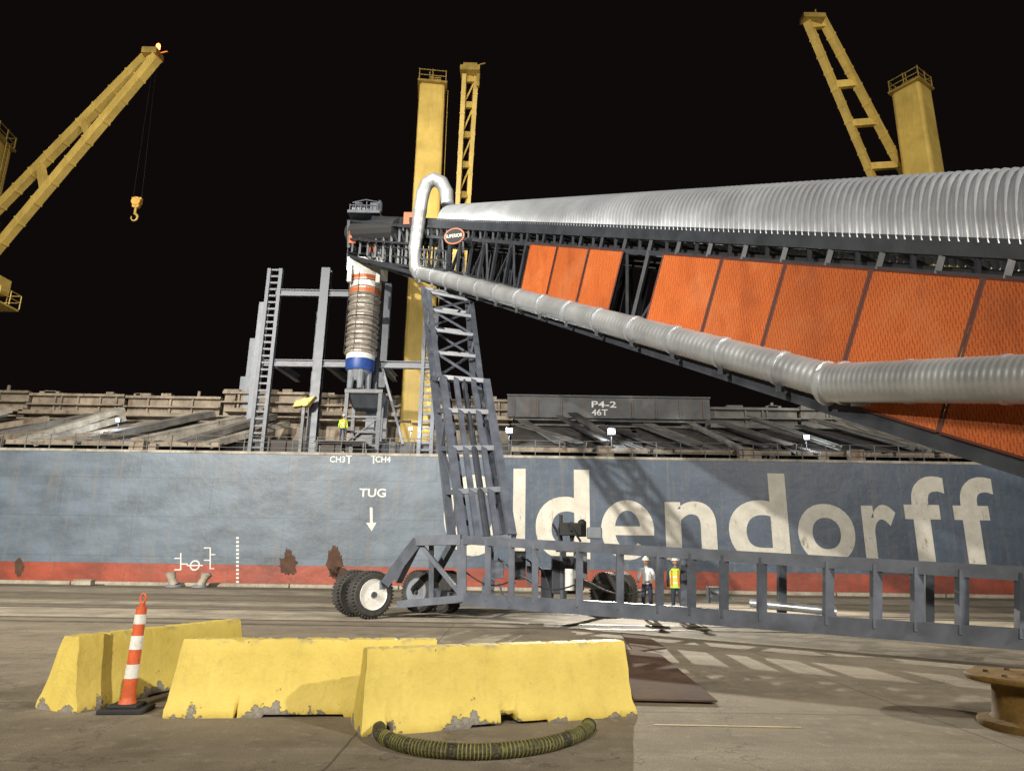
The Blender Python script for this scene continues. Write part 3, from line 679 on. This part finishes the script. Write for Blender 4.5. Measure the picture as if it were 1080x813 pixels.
q2=[P(463,400,25.2),P(507,402,24.9),P(499,402,26.0),P(457,400,26.3)]
q3=[P(452,308,32),P(497,317,31.5),P(492,312,33.2),P(446,304,33.7)]
lattice(g,q2,q3,.2,4,.13); g.build('upper_support_leg',M['steel'],ld_)
# chassis frame
Yc=lambda u: 1/(1/20+(1/12-1/20)*(u-487)/(1080-487))
ctp0,ctp1=P(487,569,20),P(1080,605,12); cbt0,cbt1=P(487,631,20),P(1080,674,12)
tc_=lambda u:(20-Yc(u))/8
ctL=lambda t: ctp0.lerp(ctp1,t); cbL=lambda t: cbt0.lerp(cbt1,t)
Dc=(ctp1-ctp0); Dc.z=0; Dc.normalize(); Nc=V((-Dc.y,Dc.x,0)); Nc=Nc if Nc.y>0 else -Nc
TE2=1.25; g=MB()
posts=[487,515,540,565,612,655,697,731,765,805,875,925,968,1015,1078,1150]
for sd in (0,1):
    e=Nc*1.3*sd
    g.bar(ctL(0)+e,ctL(TE2)+e,.16,.24 if sd==0 else .14); g.bar(cbL(0)+e,cbL(TE2)+e,.14,.34 if sd==0 else .16)
    for i,u in enumerate(posts):
        if sd and i%3: continue
        t=tc_(u); g.bar(ctL(t)+e,cbL(t)+e,.17,.14)
for i,u in enumerate(posts):
    t=tc_(u); g.bar(ctL(t),ctL(t)+Nc*1.3,.1)
    if i<len(posts)-1: g.bar(ctL(t),ctL(tc_(posts[i+1]))+Nc*1.3,.07)
    if i%2==0: g.bar(cbL(t),cbL(t)+Nc*1.3,.1)
g.build('chassis_frame',M['steel'],ld_)
g=MB()
A=P(487,569,20)
g.bar(A,P(440,570,20.3),.3,.28); g.bar(P(440,570,20.3),P(405,616,20.0),.26,.26); g.bar(P(405,616,20),P(376,632,20.6),.2,.2)
g.bar(P(440,572,21),P(420,612,22),.2); g.bar(P(487,631,20),P(420,637,20.4),.24,.2); g.bar(P(487,631,21),P(450,622,22.6),.3,.24)
g.bar(P(487,569,20),P(487,634,20),.26); g.bar(P(478,572,21.6),P(450,622,22.6),.2); g.bar(P(440,570,20.3),P(487,628,20),.12)
g.bar(P(455,575,20.5),P(455,634,20.6),.14)
g.build('swing_arm',M['steel'],ld_)
def wheel(c,ax,R_=.64,w=.42,rimmat='white',rr=.66):
    ax=V(ax).normalized(); g=MB()
    g.lathe(c,ax,[(-w/2+.03,R_*(rr-.04)),(-w/2,R_*(rr+.02)),(-w/2,R_*.86),(-w/2+.06,R_*.96),(-w/4,R_),(w/4,R_),(w/2-.06,R_*.96),(w/2,R_*.86),(w/2,R_*(rr+.02)),(w/2-.03,R_*(rr-.04))],40)
    u=V((0,0,1)); x=ax.cross(u).normalized()
    for k in range(40):
        a=2*math.pi*k/40
        e=x*math.cos(a)+u*math.sin(a); tdir=-x*math.sin(a)+u*math.cos(a)
        for s in (-1,1):
            q=c+e*(R_-.018)+ax*(s*w*.24)
            g.bar(q-tdir*.03-ax*w*.2,q+tdir*.03+ax*w*.2,.04,.045,up=e)
    t=g.build('wheel',M['tyre'],ld_)
    g=MB()
    for s in (-1,1):
        g.lathe(c,ax*s,[(w/2-.02,R_*rr),(w/2+.01,R_*(rr-.02)),(w/2-.05,R_*(rr-.08)),(w/2-.1,R_*.42),(w/2-.08,R_*.25),(w/2-.02,R_*.2),(w/2,0.0001)],28)
    g.build('rim',M[rimmat],t,smooth=True)
    g=MB()
    for k in range(8):
        a=2*math.pi*k/8; e=x*math.cos(a)+u*math.sin(a)
        for s in (-1,1): g.lathe(c+e*R_*.32,ax*s,[(w/2-.11,.03),(w/2-.04,.03)],6)
    g.lathe(c,ax,[(-w/2-.04,.08),(w/2+.05,.08)],12)
    g.build('hub',M['steel_dark'],t)
ax=V((.62,-.78,0)).normalized()
w1=P(390,634,20.0); w1.z=.655
wheel(w1,ax); wb=w1-ax*.95; wb.z=.655; wheel(wb,ax,rimmat='tyre')
w2=P(444,624,22.6); w2.z=.655; wheel(w2,V((-.55,-.83,0)),rimmat='steel_pale',w=.5); w4=w2+V((.8,-.15,0)); wheel(w4,V((-.75,-.66,0)),rimmat='tyre',w=.5)
for px,Y in ((640,24.2),(655,25)):
    q=P(px,618,Y); q.z=.655; wheel(q,V((-.75,-.66,0)),rimmat='tyre')
g=MB(); g.bar(w1,wb,.16); g.build('axle',M['steel_dark'],ld_)
g=MB(); g.bar(w2,w4,.16); g.bar(w2,P(478,628,21.4),.2); g.build('axle',M['steel_dark'],ld_)
q=P(655,618,25); q.z=.655; g=MB(); g.bar(q,P(600,612,20.5),.18); g.build('axle',M['steel_dark'],ld_)
g=MB(); q=P(600,600,19.6)
g.box(q+V((-.1,.1,-.15)),(.75,.6,1.0)); g.box(q+V((-.05,.0,.55)),(.6,.5,.18)); g.lathe(q+V((.22,-.35,-.1)),(0,0,1),[(-.45,.16),(.35,.16),(.42,.1)],16)
g.build('power_unit',M['steel_dark'],ld_,bevel=.02)
g=MB(); q=P(601,558,19.8); g.box(q,(.6,.5,.34))
for k in range(7): a=q+V((random.uniform(-.4,.4),random.uniform(-.3,.2),random.uniform(-.2,.1))); g.tube([a,a+V((random.uniform(-.2,.2),0,.2)),a+V((random.uniform(-.3,.3),0,-.3))],.035,6)
g.tube([q+V((-.25,0,.1)),q+V((-.25,0,.4))],.05,8); g.lathe(q+V((.35,0,0)),(0,0,1),[(-.2,.12),(.22,.12),(.28,.05)],12); g.build('engine_cluster',M['black'],ld_)
g=MB(); q=P(627,562,19.5); g.box(q,(.4,.3,.32)); g.build('air_cleaner',M['steel_pale'],ld_,bevel=.04)
g=MB(); q=P(612,592,18.9); g.box(q,(.34,.3,.9)); g.build('control_box',M['steel_pale'],ld_,bevel=.02)
g=MB(); q=P(601,612,18.9); g.tube([q+V((0,0,-.25)),q+V((0,0,.3))],.13,12); g.build('fluid_tank',M['white'],ld_,smooth=True)
for k,(x,y) in enumerate(((525,600),(548,596),(562,606),(577,615),(515,618))):
    g=MB(); q=P(x,y,20.4); g.box(q,(.35,.4,.8 if k%2 else .5)); g.tube([q+V((0,-.2,.3)),q+V((.3,-.3,.1)),q+V((.5,-.2,-.4))],.03,6); g.build('hydraulic_box',M['steel_dark'] if k%2 else M['steel'],ld_,bevel=.02)
g=MB(); pts=[]
for k in range(30): s=k/29; pts.append(ctL(s*.45).lerp(cbL(s*.45),.55+.2*abs(math.sin(s*9)))+Nc*.15)
g.tube(pts,.022,6); g.build('hose_run',M['black'],ld_)
g=MB(); q=P(752,627,16.3); g.box(q,(.22,.3,.35)); g.tube([q+V((-.1,-.2,.1)),q+V((.2,-.25,0)),q+V((.4,-.2,-.1))],.03,6); g.build('valve_block',M['steel_pale'],ld_)
g=MB(); q=P(815,637,15.6); g.tube([q+V((-.5,0,.02)),q+V((1.1,-.6,-.1))],.09,10); g.build('silver_pipe',M['galv'],ld_,smooth=True)
# ---------------------------------------------------------------- people
def person(loc,rz,label,topm,pants,vest=None,hat='white',arms=0):
    root=thing('person',loc,label,'person')
    J=[(0,0,.97),(0,.01,1.12),(0,.01,1.32),(0,.01,1.46),(0,-.005,1.55)]; Rr=[(.15,.11),(.14,.1),(.17,.115),(.07,.07),(.058,.058)]
    E=[(0,1),(1,2),(2,3),(3,4)]
    def ch(par,pts,rads):
        for q,rr in zip(pts,rads): J.append(q); Rr.append((rr,rr)); E.append((par,len(J)-1)); par=len(J)-1
    for s in (-1,1):
        if arms==1: pts=[(s*.19,.01,1.42),(s*.27,-.03,1.15),(s*.16,-.26,1.06),(s*.12,-.32,1.06)]
        else: pts=[(s*.19,.01,1.42),(s*.25,.03,1.15),(s*.26,-.06,.91),(s*.26,-.08,.85)]
        ch(2,pts,[.065,.048,.034,.03])
        ch(0,[(s*.1,0,.88),(s*.11,-.02+s*.03,.5),(s*.12,.03+s*.02,.1),(s*.13,-.06+s*.02,.05),(s*.14,-.15+s*.02,.04)],[.088,.06,.045,.045,.038])
    me=bpy.data.meshes.new('b'); me.from_pydata(J,E,[]); ob=bpy.data.objects.new('b',me); COL.objects.link(ob)
    ob.modifiers.new('s','SKIN')
    for i,d in enumerate(me.skin_vertices[0].data): d.radius=Rr[i]; d.use_root=(i==0)
    sb=ob.modifiers.new('u','SUBSURF'); sb.levels=2; sb.render_levels=2
    bpy.context.view_layer.update(); dg=bpy.context.evaluated_depsgraph_get(); m2=bpy.data.meshes.new_from_object(ob.evaluated_get(dg))
    g=MB(); rot=Matrix.Rotation(rz,3,'Z'); L0=V(loc)
    vs=[v.co.copy() for v in m2.vertices]
    for pl in m2.polygons:
        z=pl.center.z; x=abs(pl.center.x); hand=(x>.21 and z<.93) if not arms else (pl.center.y<-.24)
        g.mi.append(3 if z<.11 else (2 if (z>1.5 or hand) else (1 if (z<1.0 and x<.22) else 0)))
        g.f.append(tuple(pl.vertices))
    g.v=vs; bpy.data.objects.remove(ob)
    g.cur=2
    hc=V((0,-.01,1.66)); n1,n2=14,18; hv=[];hf=[]
    for i in range(n1+1):
        th=math.pi*i/n1
        for j in range(n2):
            ph=2*math.pi*j/n2; x=.077*math.sin(th)*math.cos(ph); y=.097*math.sin(th)*math.sin(ph); z=.118*math.cos(th)
            if z<-.02: x*=1-.25*(-z-.02)/.1
            if y<-.085 and -.035<z<.02 and abs(x)<.03: y-=.025
            if y<-.07 and .0<z<.03 and .02<abs(x)<.045: y+=.012
            hv.append(hc+V((x,y,z)))
    for i in range(n1):
        for j in range(n2): hf.append((i*n2+j,i*n2+(j+1)%n2,(i+1)*n2+(j+1)%n2,(i+1)*n2+j))
    g.add(hv,hf)
    for s in (-1,1):
        g.tube([hc+V((s*.075,.01,.03)),hc+V((s*.088,.015,0)),hc+V((s*.076,.01,-.03))],.012,6)
        w_=V((s*.26,-.08,.85)) if not arms else V((s*.12,-.32,1.06)); dn=V((0,-.2,-1)).normalized() if not arms else V((-s*.3,-1,-.1)).normalized(); sdv=V((0,1,-.2)).normalized() if not arms else V((0,0,1))
        for k,(ln) in enumerate((.075,.085,.08,.06)):
            b0=w_+sdv*((k-1.5)*.02)+dn*.02; g.tube([b0,b0+dn*ln*.55,b0+dn*ln+V((-s*.02,0,0))],[.009,.008,.006],6)
        g.tube([w_-sdv*.02,w_-sdv*.045+dn*.03,w_-sdv*.05+dn*.06],[.01,.009,.007],6)
        g.cur=4; g.lathe(hc+V((s*.03,-.083,.015)),(0,-1,0),[(0,.01),(.008,.0001)],8); g.cur=2
    g.v=[L0+rot@v for v in g.v]
    g.build('body',[topm,pants,M['skin'],M['black'],M['black']],root,smooth=True,recalc=False)
    T=lambda vv:[L0+rot@V(v) for v in vv]
    if vest:
        n=24; vs=[];fs=[]; rows=[(.9,.185,.145),(1.0,.175,.14),(1.15,.175,.135),(1.3,.2,.14),(1.4,.195,.13),(1.47,.11,.095)]
        for z,a,b in rows:
            for k in range(n): t=2*math.pi*k/n; vs.append((a*math.cos(t),.01+b*math.sin(t),z))
        for i in range(len(rows)-1):
            for k in range(n): fs.append((i*n+k,i*n+(k+1)%n,(i+1)*n+(k+1)%n,(i+1)*n+k))
        h=MB(); h.add(T(vs),fs); vo=h.build('safety_vest',vest,root,smooth=True)
        for z,a,b in ((1.02,.18,.145),(1.2,.188,.142)):
            vs=[];fs=[]
            for dz in (0,.05):
                for k in range(n): t=2*math.pi*k/n; vs.append((a*math.cos(t),.01+b*math.sin(t),z+dz))
            for k in range(n): fs.append((k,(k+1)%n,n+(k+1)%n,n+k))
            h=MB(); h.add(T(vs),fs); h.build('reflective_band',M['reflect'],vo,smooth=True)
        for s in (-1,1):
            for yy in (.148,-.128):
                h=MB(); h.bar(*T([(s*.1,yy,.95),(s*.09,yy*.96,1.42)]),.05,.02); h.build('shoulder_stripe',M['vest_orange'],vo)
    h=MB(); c=L0+rot@V((0,-.01,1.695)); h.lathe(c,(0,0,1),[(0,.135),(.012,.135),(.014,.112),(.05,.108),(.09,.08),(.11,.03),(.113,.0001)],24); h.build('hard_hat',M[hat],root,smooth=True)
    return root
q=P(361,460,43.0)
person((q.x,43.0,ZT+.96),.3,'person in a lime vest and white hard hat at the ship rail below the chute',M['vest'],M['navy'],M['vest'],'white',0)
q=P(713,610,21.5); person((q.x,21.5,0),2.7,'person in a lime vest seen from behind through the chassis frame',M['navy'],M['navy'],M['vest'],'white',0)
q=P(682,610,21.8); person((q.x,21.8,0),-.6,'person in a pale grey shirt behind the chassis frame, left of the lime vest',M['shirt'],M['navy'],None,'white',1)
# ---------------------------------------------------------------- barriers
BH=.75
def barrier(tl,tr,label,seed,notch=True):
    A=PZ(tl[0],tl[1],BH); B=PZ(tr[0],tr[1],BH); d=(B-A); d.z=0; L_=d.length; d.normalize(); nn=V((-d.y,d.x,0))
    c0=V((A.x,A.y,0))+nn*.1
    rz=math.atan2(d.y,d.x)
    half=[(.29,0.0),(.295,.03),(.285,.09),(.25,.17),(.215,.27),(.19,.36),(.165,.5),(.14,.65),(.118,.77),(.1,.805)]
    prof=[(-x,z*BH/.81) for x,z in half]+[(x,z*BH/.81) for x,z in half[::-1]]
    n=140; vs=[];fs=[]; m=len(prof)
    for i in range(n+1):
        s=i/n; x=s*L_
        for j,(y,z) in enumerate(prof):
            q=V((x,y,z))
            k=noise.noise(V((x*2.1,y*2,z*3+seed*7))); k2=noise.noise(V((x*9,y*9,z*9+seed))); k3=noise.noise(V((x*22,y*22,z*22+seed)))
            amp=.003+.006*max(0,1-z/.15)
            q.y+=k2*amp*(1 if y>0 else -1)
            if z<.2:
                b0=noise.noise(V((x*2.3+seed*3,seed,0)))+.25*noise.noise(V((x*13,seed,2)))
                bite=max(0,b0-.3)
                if bite>0: bite=.12+bite*.6
                q.z+=(bite*.4*(1-z/.21)) if z<.14 else 0
                q.y-=math.copysign(bite*.45+(abs(k3)*.03 if bite>0 else 0),y)*(1-z/.25)
                if notch and z<.14 and abs(x-L_*.5)<.42: q.z+=.03*(1-z/.14)
            q.z+=k*.002
            e=min(x,L_-x); sgn=1 if x<L_/2 else -1
            if e<.12:
                q.x+=sgn*(abs(k2)*.025+(max(0,k)*.05 if z<.4 else 0))*(1-e/.12)
                q.x+=sgn*.05*(z/BH)*(1-e/.12)
            if z>.68: q.z+=k2*.005-max(0,k3-.22)*.05
            vs.append(q)
    for i in range(n):
        for j in range(m): fs.append((i*m+j,i*m+(j+1)%m,(i+1)*m+(j+1)%m,(i+1)*m+j))
    fs.append(tuple(range(m))); fs.append(tuple(n*m+k for k in range(m)))
    g=MB(); g.add(vs,fs); o=g.build('concrete_barrier',M['barrier'],None,(0,0,0),smooth=True)
    o.location=c0; o.rotation_euler=(0,0,rz)
    tag(o,label,'barrier','yellow concrete barriers on the quay'); return o
barrier((78,671),(256,652),'leftmost yellow concrete barrier, angled away behind the striped post',1)
barrier((188,673),(466,674),'middle yellow concrete barrier with a broken grey patch at its lower left',2)
barrier((382,684),(662,675),'right front yellow concrete barrier with a chipped base behind the striped hose',3)
# delineator
bq=PZ(133,750); dl=thing('delineator_post',(bq.x,bq.y,0),'orange and white striped plastic post on a black rubber base beside the barriers','delineator')
g=MB(); g.box(bq+V((0,0,.025)),(.46,.36,.05),.1); g.box(bq+V((0,0,.065)),(.3,.26,.035),.1); g.build('rubber_base',M['black'],dl,bevel=.012)
top=bq+V((.0,.02,1.07)); dv=(top-bq).normalized()
g=MB(); pts=[]; rs=[]
for i in range(33):
    h=.06+i*(1.0/32); pts.append(bq+dv*h); rs.append(.09 if h<.12 else (.072-.016*h))
g.tube(pts,rs,20); po=g.build('post',M['coneorange'],dl,smooth=True)
for a_,b_ in ((.33,.47),(.62,.76),(.88,.98)):
    g=MB(); g.tube([bq+dv*a_,bq+dv*b_],[.0745-.016*a_,.0745-.016*b_],20); g.build('white_band',M['white'],po,smooth=True)
g=MB(); g.tube([bq+dv*1.05,bq+dv*1.1],[.03,.03],12)
pp=[]
for k in range(13): a=math.pi*2*k/12; pp.append(bq+dv*1.145+V((math.sin(a)*.03,0,-math.cos(a)*.05)))
g.tube(pp,.012,8,False); g.build('handle',M['coneorange'],dl,smooth=True)
# hose
hp_=[(400,764),(402,774),(420,783),(450,789),(490,792),(530,791),(570,786),(600,778),(617,770),(621,765)]
pts=[PZ(x,y,.065) for x,y in hp_]; sm=[]
for i in range(len(pts)-1):
    for k in range(20):
        a0=pts[max(i-1,0)];a1=pts[i];a2=pts[i+1];a3=pts[min(i+2,len(pts)-1)];t=k/20
        sm.append(.5*((2*a1)+(a2-a0)*t+(2*a0-5*a1+4*a2-a3)*t*t+(3*a1-a0-3*a2+a3)*t**3))
sm.append(pts[-1])
g=MB(); g.tube(sm,[.058+(.006 if i%2 else 0) for i in range(len(sm))],14)
q=V((sm[0].x,sm[0].y,0))
M['hose']=paint('dark ribbed hose',(.035,.032,.018),.7,0,.6,6,dirt=(.22,.2,.04))
M['hosey']=paint('mossy hose spiral',(.21,.195,.04),.75,0,.7,5,dirt=(.035,.03,.015))
hs=thing('suction_hose',q,'curved mossy yellow and black ribbed hose lying on the ground before the right barrier','hose')
g.build('hose_body',M['hose'],hs,smooth=False)
g=MB()
for i in range(1,len(sm)-2,2):
    if i>26 and noise.noise(V((i*.13,3,1)))>-.25: g.tube([sm[i].lerp(sm[i+1],-.2),sm[i].lerp(sm[i+1],.4)],.0655,14)
g.build('yellow_spiral',M['hosey'],hs)
for e,f_ in ((0,3),(-1,-4)):
    g=MB(); g.tube([sm[e],sm[f_]],[.074,.07],16); g.build('hose_cuff',M['black'],hs,smooth=True)
# spool
rc=PZ(1092,768); rc.z=0; rl=thing('cable_reel',rc,'rusty dark yellow spool with round flanges standing flat at the right edge','cable reel')
g=MB(); g.lathe(rc,(0,0,1),[(.0,.5),(.04,.51),(.07,.5),(.09,.38)],40); g.build('lower_flange',M['drumwood'],rl,smooth=True)
g=MB(); g.lathe(rc,(0,0,1),[(.44,.36),(.455,.55),(.47,.565),(.5,.565),(.515,.55),(.515,.1),(.49,.08),(.49,.0001)],44); tf=g.build('upper_flange',M['drumwood'],rl,smooth=True)
g=MB(); g.lathe(rc,(0,0,1),[(.07,.4),(.12,.36),(.4,.33),(.45,.36)],28)
g.build('drum',M['drumwood'],rl,smooth=True)
for k in range(6):
    g=MB(); a=k*math.pi/3+.4; q=rc+V((math.cos(a)*.36,math.sin(a)*.36,.52)); g.lathe(q,(0,0,1),[(-.01,.025),(.018,.025)],6); g.build('bolt',M['plate'],tf)
# steel plates
for k,(pp,lab) in enumerate(((((652,686),(696,692),(757,743),(668,741)),'rusty brown steel plate lying on the ground right of the front barrier'),(((655,668),(680,670),(702,684),(668,688)),'small second rusty steel plate behind the larger one'))):
    q=[PZ(x,y,.0) for x,y in pp]; z=.006+.022*(1-k)
    g=MB(); g.hexa([v+V((0,0,z)) for v in q]+[v+V((0,0,z+.02)) for v in q])
    tag(g.build('steel_plate',M['plate'],None,q[0]),lab,'steel plate')
def bollard(px,lean,label):
    q=V((P(px,620,38.9).x,38.9,0))
    b=thing('mooring_bollard',q,label,'bollard','mooring horns at the quay edge')
    g=MB(); g.lathe(q,(0,0,1),[(0,.45),(.08,.45),(.12,.3)],20); g.build('base_plate',M['steel_pale'],b)
    e=V((lean,0,.62)); g=MB(); g.tube([q+V((0,0,.08)),q+V((0,0,.08))+e*.6,q+V((0,0,.08))+e,q+V((0,0,.14))+e],[.24,.2,.3,.16],16); g.build('horn',M['curb'],b,smooth=True)
bollard(183,-.28,'left of two pale mooring horns at the quay edge, leaning left'); bollard(211,.28,'right of two pale mooring horns at the quay edge, leaning right')
q=P(88,622,38.8); q.z=0
bx_=thing('junction_box',q,'low pale box on the quay edge at far left','box'); g=MB(); g.box(q+V((0,0,.15)),(.9,.45,.26)); g.build('box_body',M['curb'],bx_,bevel=.03); g=MB(); g.box(q+V((0,0,.3)),(1.0,.55,.04)); g.build('lid',M['curb'],bx_,bevel=.01)
# ---------------------------------------------------------------- world and lights
w=bpy.data.worlds.new('World'); S.world=w; w.use_nodes=True; N=w.node_tree.nodes; L=w.node_tree.links
bg=N['Background']; bg.inputs[0].default_value=(.0046,.003,.003,1); bg.inputs[1].default_value=1
def flood(loc,tgt,e,deg,col=(1,.93,.82),rad=.5,blend=.5):  # makes the quay floods and the added fill spots below
    l=bpy.data.lights.new('flood_or_fill','SPOT'); l.energy=e; l.spot_size=math.radians(deg); l.spot_blend=blend; l.color=col; l.shadow_soft_size=rad
    o=bpy.data.objects.new('flood_or_fill',l); COL.objects.link(o); o.location=loc; o.rotation_euler=(V(tgt)-V(loc)).to_track_quat('-Z','Y').to_euler(); return o
flood((-32,-14,24),(-12,36,6),225000,75,(1,.95,.86),blend=1)
flood((34,-16,22),(6,32,8),80000,85,(1,.95,.88),blend=.8)
lp=P(645,455,43.6)+V((0,-.5,.25))
flood(lp,(8.5,13,0),62000,46,(1,.93,.8),.15,.8)
flood((-6,-20,17),(0,11,0),34000,85,(1,.92,.79),2.5,.9)  # added front fill without a real source, brightens near ground and barriers
flood((-14,4,32),(-2,53,26),60000,62,(1,.95,.84),.5,.6)  # added spot, no such lamp on the quay, brightens the centre crane
flood((-30,6,30),(-30,48,26),45000,55,(1,.95,.84),.5,.7)  # added spot without a real source, brightens the left crane and jib
flood((20,4,34),(33,53,30),60000,55,(1,.95,.84),.5,.6)  # added spot, stands for no real lamp, brightens the right crane mast
S.view_settings.view_transform='Standard'; S.view_settings.look='None'; S.view_settings.exposure=0
